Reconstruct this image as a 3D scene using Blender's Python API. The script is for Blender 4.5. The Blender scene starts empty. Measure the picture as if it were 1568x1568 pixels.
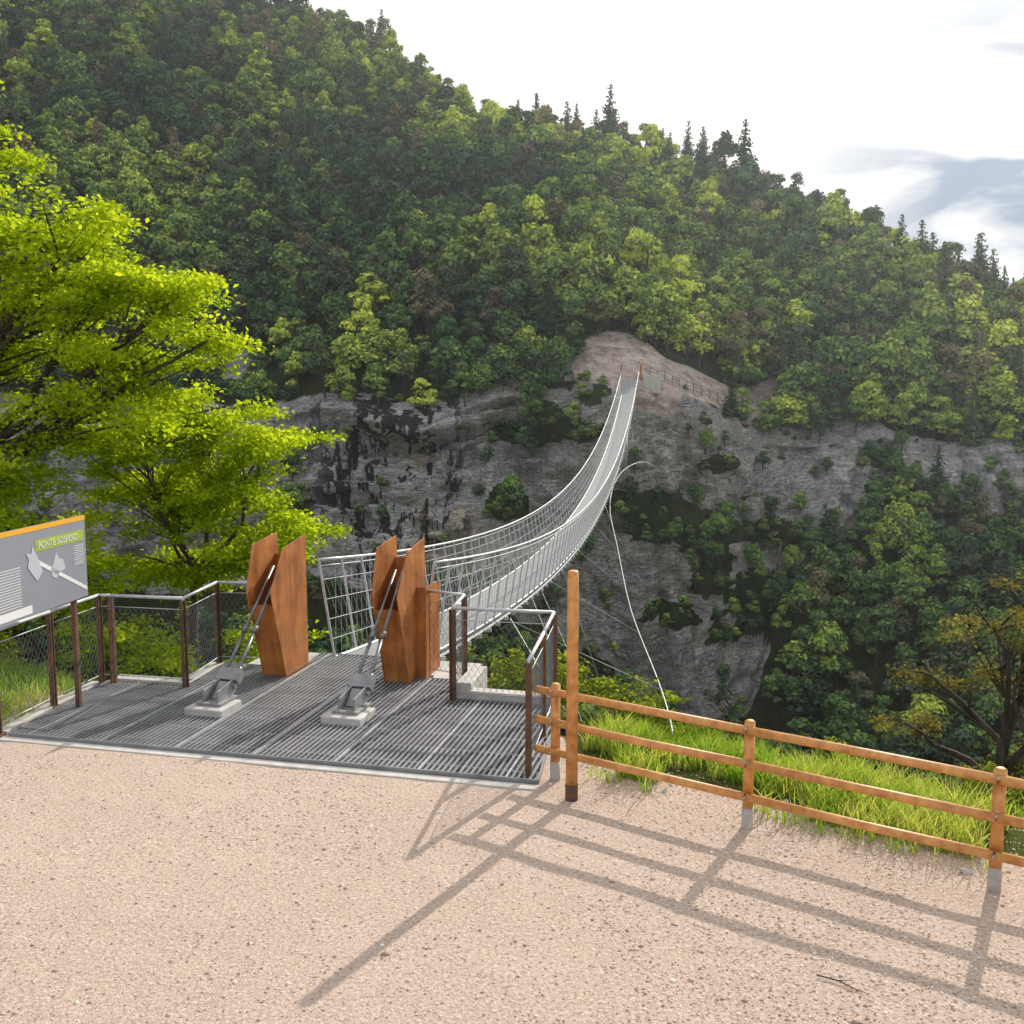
import bpy, math, random, bmesh
import numpy as np
from mathutils import Vector, Matrix
from mathutils.bvhtree import BVHTree
rng=np.random.default_rng(7); random.seed(7)
scene=bpy.context.scene
scene.view_settings.view_transform='Standard'; scene.view_settings.look='None'; scene.view_settings.exposure=0
# ---------------------------------------------------------------- noise
def _h(ix,iy,iz):
    n=(ix.astype(np.int64)*374761393+iy.astype(np.int64)*668265263+iz.astype(np.int64)*2147483647+1013)&0xffffffff
    n=((n^(n>>13))*1274126177)&0xffffffff
    n=((n^(n>>16))*2246822519)&0xffffffff
    return ((n^(n>>15))&0xffff)/65535.0
def vn(x,y,z=0.0):
    x=np.asarray(x,float);y=np.asarray(y,float)+0*x;z=np.asarray(z,float)+0*x
    ix,iy,iz=np.floor(x),np.floor(y),np.floor(z); fx,fy,fz=x-ix,y-iy,z-iz
    fx=fx*fx*(3-2*fx);fy=fy*fy*(3-2*fy);fz=fz*fz*(3-2*fz)
    r=0
    for a in (0,1):
        for b in (0,1):
            for c in (0,1):
                w=(fx if a else 1-fx)*(fy if b else 1-fy)*(fz if c else 1-fz)
                r=r+w*_h(ix+a,iy+b,iz+c)
    return r
def fbm(x,y,z=0.0,o=4):
    s=0;a=.5;t=0;f=1.0
    for i in range(o):
        s=s+a*vn(np.asarray(x)*f+i*17.3,np.asarray(y)*f+i*5.1,np.asarray(z)*f+i*9.7);t+=a;a*=.5;f*=2.03
    return s/t
def sstep(a,b,x):
    t=np.clip((np.asarray(x,float)-a)/(b-a),0,1);return t*t*(3-2*t)
# ---------------------------------------------------------------- mesh helpers
def link(o,parent=None):
    scene.collection.objects.link(o)
    if parent is not None:o.parent=parent
    return o
def empty(name):
    e=bpy.data.objects.new(name,None); return link(e)
def np_mesh(name,V,F,mats,midx=None,smooth=False):
    V=np.asarray(V,np.float32);F=np.asarray(F,np.int32);k=F.shape[1]
    me=bpy.data.meshes.new(name);me.vertices.add(len(V));me.vertices.foreach_set('co',V.ravel())
    me.loops.add(F.size);me.loops.foreach_set('vertex_index',F.ravel())
    me.polygons.add(len(F));me.polygons.foreach_set('loop_start',np.arange(0,F.size,k,dtype=np.int32))
    if midx is not None: me.polygons.foreach_set('material_index',np.asarray(midx,np.int32))
    if smooth: me.polygons.foreach_set('use_smooth',np.ones(len(F),bool))
    for m in mats:me.materials.append(m)
    me.update();me.validate();return me
class MB:
    def __init__(s):s.v=[];s.f=[]
    def add(s,vs,fs):
        o=len(s.v);s.v+= [tuple(v) for v in vs];s.f+=[tuple(i+o for i in f) for f in fs]
    def obox(s,c,ax,ay,az,hx,hy,hz):
        c=Vector(c);ax=Vector(ax)*hx;ay=Vector(ay)*hy;az=Vector(az)*hz
        vs=[c+ax*i+ay*j+az*k for k in(-1,1) for j in(-1,1) for i in(-1,1)]
        s.add(vs,[(0,2,3,1),(4,5,7,6),(0,1,5,4),(2,6,7,3),(0,4,6,2),(1,3,7,5)])
    def box(s,c,size,yaw=0):
        s.obox(c,(math.cos(yaw),math.sin(yaw),0),(-math.sin(yaw),math.cos(yaw),0),(0,0,1),size[0]/2,size[1]/2,size[2]/2)
    def beam(s,p,q,w,h,up=(0,0,1)):
        p=Vector(p);q=Vector(q);d=(q-p);L=d.length;d.normalize();u=Vector(up);x=d.cross(u)
        if x.length<1e-4:x=d.cross(Vector((1,0,0)))
        x.normalize();z=x.cross(d)
        s.obox((p+q)/2,d,x,z,L/2,w/2,h/2)
    def tube(s,pts,rs,n=8,cap=True):
        pts=[Vector(p) for p in pts]
        if not hasattr(rs,'__len__'):rs=[rs]*len(pts)
        o=len(s.v);px=None
        for i,p in enumerate(pts):
            d=(pts[min(i+1,len(pts)-1)]-pts[max(i-1,0)]).normalized()
            if px is None:
                px=d.cross(Vector((0,0,1)))
                if px.length<1e-3:px=Vector((1,0,0))
            px=(px-d*px.dot(d)).normalized();py=d.cross(px)
            for k in range(n):
                a=2*math.pi*k/n;s.v.append(tuple(p+(px*math.cos(a)+py*math.sin(a))*rs[i]))
        for i in range(len(pts)-1):
            for k in range(n):
                a=o+i*n+k;b=o+i*n+(k+1)%n;s.f.append((a,b,b+n,a+n))
        if cap:
            s.f.append(tuple(o+k for k in range(n))[::-1]);e=o+(len(pts)-1)*n;s.f.append(tuple(e+k for k in range(n)))
    def extr(s,poly,off):
        off=Vector(off);n=len(poly);a=[Vector(p) for p in poly]
        s.add(a+[p+off for p in a],[tuple(range(n)),tuple(range(2*n-1,n-1,-1))]+[(i,i+n,(i+1)%n+n,(i+1)%n) for i in range(n)])
    def obj(s,name,mat,parent=None,smooth=False,bevel=0):
        me=bpy.data.meshes.new(name);me.from_pydata(s.v,[],s.f);me.materials.append(mat)
        bm=bmesh.new();bm.from_mesh(me);bmesh.ops.recalc_face_normals(bm,faces=bm.faces);bm.to_mesh(me);bm.free()
        if smooth:
            me.polygons.foreach_set('use_smooth',[True]*len(me.polygons))
        o=bpy.data.objects.new(name,me);link(o,parent)
        if bevel:
            b=o.modifiers.new('bevel','BEVEL');b.width=bevel;b.segments=2;b.limit_method='ANGLE'
        return o
# ---------------------------------------------------------------- materials
class NM:
    def __init__(s,name):
        s.m=bpy.data.materials.new(name);s.m.use_nodes=True;s.t=s.m.node_tree;s.t.nodes.clear()
        s.out=s.n('ShaderNodeOutputMaterial')
    def n(s,ty,**k):
        x=s.t.nodes.new(ty)
        for a,b in k.items():setattr(x,a,b)
        return x
    def l(s,a,b):s.t.links.new(a,b)
    def ramp(s,fac,stops,interp='LINEAR'):
        r=s.n('ShaderNodeValToRGB');r.color_ramp.interpolation=interp
        while len(r.color_ramp.elements)<len(stops):r.color_ramp.elements.new(.5)
        for e,(p,c) in zip(r.color_ramp.elements,stops):
            e.position=p;e.color=(c,c,c,1) if not hasattr(c,'__len__') else (*c,1)
        s.l(fac,r.inputs[0]);return r.outputs[0]
    def noise(s,scale,detail=4,rough=.55,vec=None,sx=None,dist=0):
        x=s.n('ShaderNodeTexNoise');x.inputs['Scale'].default_value=scale;x.inputs['Detail'].default_value=detail;x.inputs['Roughness'].default_value=rough;x.inputs['Distortion'].default_value=dist
        if vec is not None:
            if sx is not None:
                mp=s.n('ShaderNodeMapping');mp.inputs['Scale'].default_value=sx;s.l(vec,mp.inputs[0]);vec=mp.outputs[0]
            s.l(vec,x.inputs['Vector'])
        return x.outputs[0]
    def mix(s,f,a,b,mode='MIX'):
        x=s.n('ShaderNodeMix',data_type='RGBA',blend_type=mode)
        for sock,v in ((x.inputs[0],f),(x.inputs[6],a),(x.inputs[7],b)):
            if isinstance(v,bpy.types.NodeSocket):s.l(v,sock)
            elif hasattr(v,'__len__'):sock.default_value=(*v,1)
            else:
                sock.default_value=v if sock==x.inputs[0] else (v,v,v,1)
        return x.outputs[2]
    def math(s,op,a,b=0.0):
        x=s.n('ShaderNodeMath',operation=op)
        for i,v in enumerate((a,b)):
            if isinstance(v,bpy.types.NodeSocket):s.l(v,x.inputs[i])
            else:x.inputs[i].default_value=v
        return x.outputs[0]
    def attr(s,name,ty='GEOMETRY'):
        a=s.n('ShaderNodeAttribute',attribute_name=name,attribute_type=ty);return a.outputs['Fac']
    def pos(s):return s.n('ShaderNodeNewGeometry').outputs['Position']
    def bump(s,h,dist,st=1.0):
        b=s.n('ShaderNodeBump');b.inputs['Distance'].default_value=dist;b.inputs['Strength'].default_value=st;s.l(h,b.inputs['Height']);return b.outputs[0]
    def pbr(s,col,rough=.7,metal=0.0,bump=None,spec=.5):
        p=s.n('ShaderNodeBsdfPrincipled')
        if isinstance(col,bpy.types.NodeSocket):s.l(col,p.inputs['Base Color'])
        else:p.inputs['Base Color'].default_value=(*col,1)
        if isinstance(rough,bpy.types.NodeSocket):s.l(rough,p.inputs['Roughness'])
        else:p.inputs['Roughness'].default_value=rough
        p.inputs['Metallic'].default_value=metal;p.inputs['Specular IOR Level'].default_value=spec
        if bump is not None:s.l(bump,p.inputs['Normal'])
        s.l(p.outputs[0],s.out.inputs[0]);return s.m
    def dif(s,col,bump=None):
        p=s.n('ShaderNodeBsdfDiffuse');s.l(col,p.inputs[0])
        if bump is not None:s.l(bump,p.inputs['Normal'])
        s.l(p.outputs[0],s.out.inputs[0]);return s.m
def simple(name,c1,c2,scale=6,rough=.6,metal=0,bump=.002,sx=None,spec=.5):
    k=NM(name);P=k.n('ShaderNodeTexCoord').outputs['Object']
    n=k.noise(scale,4,.6,P,sx);c=k.ramp(n,[(.3,c1),(.7,c2)])
    if not bump:return k.pbr(c,rough,metal,None,spec)
    n2=k.noise(scale*9,3,.6,P,sx)
    return k.pbr(c,rough,metal,k.bump(n2,bump),spec)

def gravel_cols(k,P):
    big=k.noise(.30,4,.6,P,None,.6);mid=k.noise(2.2,5,.65,P);fine=k.noise(30,5,.85,P)
    v=k.n('ShaderNodeTexVoronoi');v.inputs['Scale'].default_value=64;k.l(P,v.inputs['Vector'])
    c=k.ramp(big,[(.3,(.52,.38,.295)),(.5,(.63,.475,.38)),(.72,(.73,.58,.48))])
    c=k.mix(.45,c,k.ramp(mid,[(.3,(.42,.295,.22)),(.7,(.74,.59,.485))]))
    st=k.ramp(v.outputs['Color'],[(.05,(.26,.20,.165)),(.3,(.50,.39,.31)),(.75,(.70,.575,.485)),(1,(.95,.91,.86))])
    c=k.mix(.38,c,st)
    c=k.mix(.6,c,k.ramp(fine,[(.35,(.17,.125,.10)),(.46,(.50,.38,.30)),(.57,(.71,.57,.47)),(.67,(.98,.91,.84))]))
    h=k.math('ADD',k.math('MULTIPLY',v.outputs['Distance'],-.35),fine)
    h=k.math('ADD',h,k.math('MULTIPLY',mid,1.6))
    return c,h,mid
k=NM('ground_mat');P=k.pos()
c,h,mid=gravel_cols(k,P)
gr=k.noise(1.5,4,.6,P)
soil=k.ramp(gr,[(.35,(.05,.06,.02)),(.6,(.10,.12,.03)),(.8,(.17,.13,.08))])
m=k.math('ADD',k.attr('veg'),k.math('MULTIPLY',k.math('SUBTRACT',mid,.5),.9))
m=k.ramp(m,[(.42,0.0),(.62,1.0)])
M_ground=k.dif(k.mix(m,c,soil),k.bump(h,.022,.9))
k=NM('pebble_mat');r=k.n('ShaderNodeNewGeometry').outputs['Random Per Island']
M_pebble=k.dif(k.ramp(r,[(0,(.32,.25,.20)),(.35,(.52,.41,.33)),(.7,(.66,.54,.45)),(1,(.92,.88,.82))]))

# rock / hillside
k=NM('hillside_mat');P=k.pos()
st1=k.noise(1.0,5,.7,P,(.10,.10,.75),1.2);st2=k.noise(1.0,4,.6,P,(.30,.30,.30));bl=k.noise(2.0,6,.8,P,None,.3);big=k.noise(1,3,.6,P,(.10,.10,.20))
vert=k.noise(1.0,5,.7,P,(.55,.55,.12),.8)
rock=k.ramp(st1,[(.36,(.60,.60,.60)),(.46,(.76,.75,.73)),(.55,(.85,.835,.80)),(.66,(.92,.90,.86))])
rock=k.mix(.5,rock,k.ramp(bl,[(.38,(.40,.40,.40)),(.5,(.78,.765,.735)),(.62,(.97,.95,.90))]))
ck1=k.ramp(st1,[(.40,1.0),(.425,.30),(.45,1.0),(.495,1.0),(.515,.35),(.54,1.0),(.575,1.0),(.59,.4),(.61,1.0)])
ck2=k.ramp(vert,[(.43,1.0),(.45,.4),(.47,1.0),(.54,1.0),(.56,.45),(.58,1.0)])
rock=k.mix(.85,rock,ck1,'MULTIPLY');rock=k.mix(.7,rock,ck2,'MULTIPLY')
rock=k.mix(k.ramp(big,[(.42,.6),(.58,0.0)]),rock,(.62,.62,.63),'MULTIPLY')
rock=k.mix(k.math('MULTIPLY',k.attr('mid'),.8),rock,(.74,.725,.715),'MULTIPLY')
och=k.ramp(k.noise(1,4,.6,P,(.13,.13,.05)),[(.53,0.0),(.62,.8)])
rock=k.mix(k.math('MULTIPLY',och,k.attr('stain')),rock,(1.0,.78,.55),'MULTIPLY')
vs=k.noise(1,5,.7,P,(.6,.6,.04));vs2=k.noise(1,3,.5,P,(.16,.16,.12))
stn=k.ramp(k.math('ADD',vs,k.math('MULTIPLY',vs2,.5)),[(.765,0.0),(.79,.95)])
rock=k.mix(k.math('MULTIPLY',stn,k.attr('stain')),rock,(.035,.034,.038))
fl=k.ramp(k.noise(.6,4,.6,P),[(.3,(.04,.055,.022)),(.6,(.07,.09,.035)),(.8,(.12,.10,.06))])
dirt=k.ramp(k.noise(.8,6,.78,P),[(.38,(.52,.38,.32)),(.5,(.82,.66,.57)),(.62,(.95,.87,.80))])
rm=k.ramp(k.math('ADD',k.attr('rock'),k.math('MULTIPLY',k.math('SUBTRACT',st2,.5),1.1)),[(.40,0.0),(.52,1.0)])
col=k.mix(rm,fl,rock);dm=k.math('ADD',k.attr('dirt'),k.math('MULTIPLY',k.math('SUBTRACT',st2,.5),.9));col=k.mix(k.ramp(dm,[(.42,0.0),(.6,1.0)]),col,dirt)
hh=k.math('ADD',k.math('MULTIPLY',bl,.7),k.math('MULTIPLY',vert,.8));hh=k.math('ADD',hh,k.math('MULTIPLY',ck1,.35))
M_hill=k.dif(col,k.bump(hh,1.0,1))

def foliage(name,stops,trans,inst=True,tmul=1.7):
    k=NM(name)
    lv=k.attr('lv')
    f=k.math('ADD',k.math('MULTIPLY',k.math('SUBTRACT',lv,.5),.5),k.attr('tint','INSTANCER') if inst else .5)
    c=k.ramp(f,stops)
    d=k.n('ShaderNodeBsdfDiffuse');k.l(c,d.inputs[0])
    if trans<=0:
        k.l(d.outputs[0],k.out.inputs[0]);return k.m
    t=k.n('ShaderNodeBsdfTranslucent');tc=k.mix(1.0,c,(tmul*1.1,tmul,tmul*.5),'MULTIPLY');k.l(tc,t.inputs[0])
    mx=k.n('ShaderNodeMixShader');mx.inputs[0].default_value=trans;k.l(d.outputs[0],mx.inputs[1]);k.l(t.outputs[0],mx.inputs[2])
    k.l(mx.outputs[0],k.out.inputs[0]);return k.m
M_leaf=foliage('forest_leaf',[(0,(.048,.100,.050)),(.3,(.10,.185,.065)),(.6,(.25,.36,.075)),(1,(.62,.70,.10))],0)
M_need=foliage('forest_needle',[(0,(.045,.080,.052)),(.5,(.085,.13,.068)),(1,(.16,.21,.095))],0)
M_brown=foliage('forest_brown',[(0,(.12,.11,.07)),(.5,(.20,.18,.10)),(1,(.33,.29,.14))],0)
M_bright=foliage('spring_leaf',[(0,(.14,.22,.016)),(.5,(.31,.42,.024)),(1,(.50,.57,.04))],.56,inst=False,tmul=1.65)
M_dry=foliage('understory_leaf',[(0,(.07,.10,.02)),(.5,(.17,.23,.035)),(1,(.38,.42,.07))],.5,inst=False)
M_pine=foliage('pine_needle',[(0,(.07,.075,.03)),(.5,(.16,.15,.05)),(1,(.34,.28,.09))],.42,inst=False)
M_grass=foliage('grass_blade',[(0,(.08,.17,.02)),(.5,(.20,.35,.04)),(1,(.50,.50,.18))],.48,inst=False,tmul=1.45)
M_bark=simple('bark',(.035,.027,.02),(.10,.08,.06),3,.95,0,.01,(4,4,.8))
M_steel=simple('galvanised_steel',(.42,.43,.44),(.58,.59,.60),8,.45,.35,0)
M_steel_d=simple('dark_steel',(.13,.135,.14),(.24,.245,.25),8,.4,.6,0)
M_shoe=simple('cast_steel',(.20,.20,.205),(.33,.33,.335),8,.5,.4,.0005)
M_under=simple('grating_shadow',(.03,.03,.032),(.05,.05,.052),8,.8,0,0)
M_grate=simple('grating_steel',(.18,.185,.195),(.30,.305,.32),2.5,.5,.3,0)
M_rustpost=simple('rusted_post',(.07,.038,.024),(.17,.085,.045),7,.75,.1,.001)
M_wood=simple('fence_wood',(.42,.165,.04),(.74,.37,.12),2.2,.5,0,.002,(4,4,4))
M_conc=simple('concrete',(.40,.38,.35),(.58,.56,.52),5,.9,0,.002)
M_band=simple('grey_sleeve',(.33,.31,.28),(.5,.47,.43),9,.7)
k=NM('corten_steel');P=k.n('ShaderNodeTexCoord').outputs['Object']
n1=k.noise(2.5,6,.7,P);n2=k.noise(1,4,.6,P,(6,6,.8));n3=k.noise(60,3,.6,P)
c=k.ramp(n1,[(.3,(.17,.055,.018)),(.5,(.44,.145,.033)),(.7,(.68,.28,.06))]);c=k.mix(.4,c,k.ramp(n2,[(.3,(.12,.04,.016)),(.7,(.66,.28,.07))]))
M_corten=k.pbr(c,k.ramp(n1,[(.3,.45),(.7,.7)]),.15,k.bump(n3,.001))

# ---------------------------------------------------------------- near ground
EDGE=[(-160,60),(-60,26),(-14,16.8),(-8,15.2),(-6.0,13.6),(0.4,12.2),(1.5,11.9),(3.0,10.75),(4.8,9.5),(6.8,8.1),(12,3.5),(40,-20),(160,-90)]
def sdist(X,Y):
    best=np.full(X.shape,1e9);sg=np.ones(X.shape)
    for (x0,y0),(x1,y1) in zip(EDGE[:-1],EDGE[1:]):
        dx,dy=x1-x0,y1-y0;L2=dx*dx+dy*dy
        t=np.clip(((X-x0)*dx+(Y-y0)*dy)/L2,0,1);px=X-x0-t*dx;py=Y-y0-t*dy
        d=np.hypot(px,py);cr=dx*(Y-y0)-dy*(X-x0)
        m=d<best;best=np.where(m,d,best);sg=np.where(m,np.sign(cr),sg)
    return best*sg
def gz(X,Y):
    d=sdist(X,Y)
    dd=np.maximum(d,0)
    z=-(0.35*np.minimum(dd,.8)+1.28*np.maximum(dd-.8,0))
    z=z+(fbm(X*.25,Y*.25,3.3)-.5)*np.clip(dd*.5,0,3)
    z=np.maximum(z,-64+3*fbm(X*.05,Y*.05))
    z=z+(fbm(X*1.2,Y*1.2,1)-.5)*.035
    return z,d
def axis(segs):
    r=[]
    for a,b,st in segs: r+=list(np.arange(a,b,st))
    r.append(segs[-1][1]);return np.array(r)
gx=axis([(-400,-60,20),(-60,-14,2),(-14,14,.16),(14,60,2),(60,400,20)])
gy=axis([(-300,-20,20),(-20,2,1.5),(2,18,.16),(18,62,1.3),(62,64,1)])
GX,GY=np.meshgrid(gx,gy);Z,D=gz(GX,GY)
V=np.stack([GX.ravel(),GY.ravel(),Z.ravel()],1)
def gridF(nr,nc):
    i=np.arange(nr-1)[:,None]*nc+np.arange(nc-1)[None];i=i.ravel()
    return np.stack([i,i+1,i+nc+1,i+nc],1)
me=np_mesh('ground',V,gridF(*GX.shape),[M_ground],smooth=True)
fd=(GX-.47)*.555+(GY-10.73)*.832
veg=np.where(GX>.6,sstep(.25,1.1,fd),0)
veg=np.maximum(veg,sstep(-.3,.6,D))
veg=np.maximum(veg,sstep(-6.4,-7.0,GX)*sstep(12.0,12.8,GY))
a=me.attributes.new('veg','FLOAT','POINT');a.data.foreach_set('value',veg.ravel().astype(np.float32))
link(bpy.data.objects.new('ground',me))

# ---------------------------------------------------------------- far hillside
def I(xs,ys,x):return np.interp(x,xs,ys)
def smI(xs,ys,x,w=6):
    return sum(I(xs,ys,x+o) for o in (-w,-w/2,0,w/2,w))/5
rimX=[-300,-80,-40,-12,6,11,16,22,30,42,70,110,300]
rimY=[100,104,108,110,113,114.6,115.5,118,124,128,126,118,90]
rimZ=[10,4,.5,1.5,3.5,5.2,5.2,2.5,-1.0,-1,-3,-8,-20]
hcX=[-300,-60,-40,-30,-8,6,14,26,33,41,60,90,300];hcZ=[8,10,13,16,18,23,31,30,12,8,7.5,6,6]
rgX=[-300,-136,-80,-39,-18,2,18,34,50,62,71,100,200,300]
rgY=[360,290,262,237,212,192,184,178,160,152,147,138,120,110]
rgZ=[190,131,106,83,65,51.5,46,43,31,22.5,16.5,6,-10,-20]
def hill(X,q):
    yr=smI(rimX,rimY,X,2)+ (fbm(X*.06,0,2)-.5)*5*sstep(6,14,np.abs(X-13));zr=smI(rimX,rimZ,X,2)+(fbm(X*.11,4,2)-.5)*4.5*sstep(3,10,np.abs(X-13))
    hc=smI(hcX,hcZ,X,3)*(.8+.4*fbm(X*.08,9.1,0))
    yf=yr-hc*.27-1.0;zf=zr-hc
    Yr=smI(rgX,rgY,X,6);Zr=smI(rgX,rgZ,X,6)
    q0=np.clip(q,0,1);q1=np.clip(q-1,0,1);q2=np.clip(q-2,0,1);q3=np.clip(q-3,0,1)
    Y=52+(yf-52)*q0+(yr-yf)*q1+(Yr-yr)*q2+60*q3
    Z=-66+(zf+66)*q0**1.1+(zr-zf)*q1+(Zr-zr)*q2-40*q3
    cl=sstep(.9,1.05,q)*sstep(2.05,1.93,q)
    up=sstep(2.0,2.25,q)*sstep(3.3,2.9,q)
    zz=Z
    t=zz*.30+3.2*fbm(X*.07,zz*.08,5);fr=t-np.floor(t)
    lm=sstep(.40,.58,fbm(X*.09,zz*.12,19,3))
    Y=Y+cl*(-(fbm(X*.09,zz*.07,1,5)-.5)*12-(fr-.5)*2.8*lm-(np.abs(fbm(X*.28,zz*.16,4,5)-.5))*7.5-(fbm(X*.9,zz*.8,14,3)-.5)*1.8)
    rec=np.exp(-((X+13)/9)**2)*sstep(1.93,1.80,q)*sstep(1.0,1.5,q);Y=Y+rec*3.0
    low=sstep(0,.3,q)*sstep(1,.8,q)
    Y=Y-low*(fbm(X*.05,q*3,8)-.5)*14
    Z=Z+up*((fbm(X*.03,Y*.03,2,4)-.5)*12)+low*(fbm(X*.08,q*6,3)-.5)*5
    return Y,Z,cl
PATH=[(9.5,117.5),(15,118.2),(20,121),(27,127),(34,134),(43,142)]
def pdist(X,Y):
    b=np.full(np.shape(X),1e9)
    for (x0,y0),(x1,y1) in zip(PATH[:-1],PATH[1:]):
        dx,dy=x1-x0,y1-y0;t=np.clip(((X-x0)*dx+(Y-y0)*dy)/(dx*dx+dy*dy),0,1);b=np.minimum(b,np.hypot(X-x0-t*dx,Y-y0-t*dy))
    return b
hx=axis([(-330,-110,6),(-110,-60,1.5),(-60,75,.38),(75,130,1.5),(130,330,6)])
hq=axis([(0,.8,.03),(.8,1.0,.02),(1.0,2.0,.008),(2.0,2.2,.012),(2.2,3.0,.016),(3.0,4.0,.15)])
HX,HQ=np.meshgrid(hx,hq);HY,HZ,HC=hill(HX,HQ)
V=np.stack([HX.ravel(),HY.ravel(),HZ.ravel()],1)
me=np_mesh('hillside',V,gridF(*HX.shape),[M_hill],smooth=True)
def rockmask(X,Y,Z,q):
    r=sstep(.96,1.0,q)*sstep(2.05,2.0,q)
    vegn=fbm(X*.13,Z*.26,11,4)
    thr=.70-.14*sstep(-6,0,X)+.03*sstep(8,12,X)*sstep(26,22,X)-.07*sstep(25,30,X)+.10*sstep(34,38,X)
    return r*np.where(vegn>thr,.0,1.0)
R=rockmask(HX,HY,HZ,HQ)
extra=(fbm(HX*.09,HQ*8,4)>.56)&(HQ>2.0)&(HQ<2.12);R=np.where(extra,1,R)
dirt=sstep(3.4,1.8,pdist(HX,HY))*(HQ>1.98)
dirt=np.maximum(dirt,(HQ>1.90)*sstep(6.5,4,np.hypot((HX-13.5)*.8,(HY-119)*.85)))
stain=sstep(12,5,np.abs(HX+13))*.95+.10
for nme,arr in (('rock',R),('dirt',dirt),('stain',np.clip(stain,0,1)),('mid',sstep(-6,2,HX)*sstep(34,28,HX))):
    a=me.attributes.new(nme,'FLOAT','POINT');a.data.foreach_set('value',arr.ravel().astype(np.float32))
link(bpy.data.objects.new('hillside',me))

# ---------------------------------------------------------------- foliage helpers
def unit(v):return v/np.maximum(np.linalg.norm(v,axis=-1,keepdims=True),1e-6)
def leaves(C,N,s,aspect=.62):
    n=len(C);N=unit(N);t=unit(np.cross(N,rng.normal(size=(n,3))));b=np.cross(N,t);s=np.asarray(s).reshape(-1,1)*np.ones((n,1))
    fold=N*s*.18
    V=np.stack([C-t*s,C-b*s*aspect+fold,C+t*s,C+b*s*aspect+fold],1).reshape(-1,3)
    F=np.arange(4*n).reshape(n,4);return V,F
def finish(name,mb,LV,LF,LVal,mats):
    tv=np.array(mb.v) if mb.v else np.zeros((0,3))
    tf=np.array([f for f in mb.f if len(f)==4]) if mb.f else np.zeros((0,4),int)
    V=np.concatenate([tv,LV]);F=np.concatenate([tf,LF+len(tv)]).astype(int)
    mi=np.concatenate([np.zeros(len(tf)),np.ones(len(LF))])
    me=np_mesh(name,V,F,mats,mi)
    a=me.attributes.new('lv','FLOAT','FACE');a.data.foreach_set('value',np.concatenate([np.full(len(tf),.5),LVal]).astype(np.float32))
    return me
def proto_broad(name,h,rad,nl,nleaf,ls,mat,seed,low=.25):
    g=np.random.default_rng(seed);mb=MB()
    mb.tube([(0,0,-1),(g.normal()*.1,g.normal()*.1,h*.4),(g.normal()*.2,g.normal()*.2,h*.8)],[.16,.11,.03],4,False)
    Cs=[];Ns=[];Vs=[];Ss=[]
    for i in range(nl):
        a=g.uniform(0,6.28);zz=g.uniform(low,1)**.9
        w=math.sin(min(1,(1.02-zz)*1.5)*math.pi/2)*(.75 if zz<.4 else 1)
        r=rad*w*g.uniform(.35,.9);c=np.array([r*math.cos(a),r*math.sin(a),h*(zz*.88)])
        R=rad*g.uniform(.22,.46);mb.tube([(0,0,c[2]*.6),tuple(c)],[.05,.015],3,False)
        k=int(nleaf/nl*(R/rad/.35)**2);d=unit(g.normal(size=(k,3)));d[:,2]=np.where(d[:,2]<-.3,-d[:,2],d[:,2])
        rr=R*g.uniform(.6,1.15,(k,1));P=c+d*rr*np.array([1,1,.75]);Cs.append(P);Ns.append(d+g.normal(size=(k,3))*.55+np.array([0,0,.45]))
        tone=g.uniform(-.2,.2)+.25*(zz-.6);Vs.append(np.clip(.36+tone+.5*d[:,2]+g.normal(size=k)*.18,0,1.2));Ss.append(ls*g.uniform(.55,1.35,k))  # leaf colour carries painted light: lobe tops and upper crown lighter, undersides darker
    C=np.concatenate(Cs);LV,LF=leaves(C,np.concatenate(Ns),np.concatenate(Ss))
    return finish(name,mb,LV,LF,np.concatenate(Vs),[M_bark,mat])
def proto_spruce(name,h,rad,seed):
    g=np.random.default_rng(seed);mb=MB();mb.tube([(0,0,-1),(0,0,h*.99)],[.14,.03],4,False)
    Cs=[];Ns=[];Vs=[];Ss=[]
    for t in np.linspace(.12,.985,24):
        r=rad*(1-t)**.82*g.uniform(.75,1.15)+.10;nb=max(6,int(14*(1-t)+5))
        for j in range(nb):
            a=g.uniform(0,6.28);L=r*g.uniform(.55,1.2);kk=max(2,int(L*5.5))
            u=np.linspace(.10,1,kk);x=np.cos(a)*u*L;y=np.sin(a)*u*L;z=h*t-.34*u*L+.2*u*u*L
            P=np.stack([x,y,z],1)+g.normal(size=(kk,3))*.08;Cs.append(P);Ns.append(np.array([-math.cos(a)*.1,-math.sin(a)*.1,1])+g.normal(size=(kk,3))*.8)
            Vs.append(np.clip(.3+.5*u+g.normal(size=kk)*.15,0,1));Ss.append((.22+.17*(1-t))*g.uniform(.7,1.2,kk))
    C=np.concatenate(Cs);LV,LF=leaves(C,np.concatenate(Ns),np.concatenate(Ss),.6)
    return finish(name,mb,LV,LF,np.concatenate(Vs),[M_bark,M_need])
protos=[
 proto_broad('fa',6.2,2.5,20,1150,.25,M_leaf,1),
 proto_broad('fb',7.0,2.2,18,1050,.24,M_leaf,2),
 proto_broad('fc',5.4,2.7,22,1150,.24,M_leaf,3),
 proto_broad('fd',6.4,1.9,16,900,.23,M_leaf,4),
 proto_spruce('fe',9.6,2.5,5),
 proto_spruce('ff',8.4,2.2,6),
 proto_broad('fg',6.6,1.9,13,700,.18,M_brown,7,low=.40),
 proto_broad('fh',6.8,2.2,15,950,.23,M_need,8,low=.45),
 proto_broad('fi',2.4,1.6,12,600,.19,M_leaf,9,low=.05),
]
coll=bpy.data.collections.new('forest_trees')
for nm,me in zip('abcdefghi',protos):
    o=bpy.data.objects.new('forest_tree_'+nm,me);coll.objects.link(o)
pts=[];idx=[];scl=[];tint=[]
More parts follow.
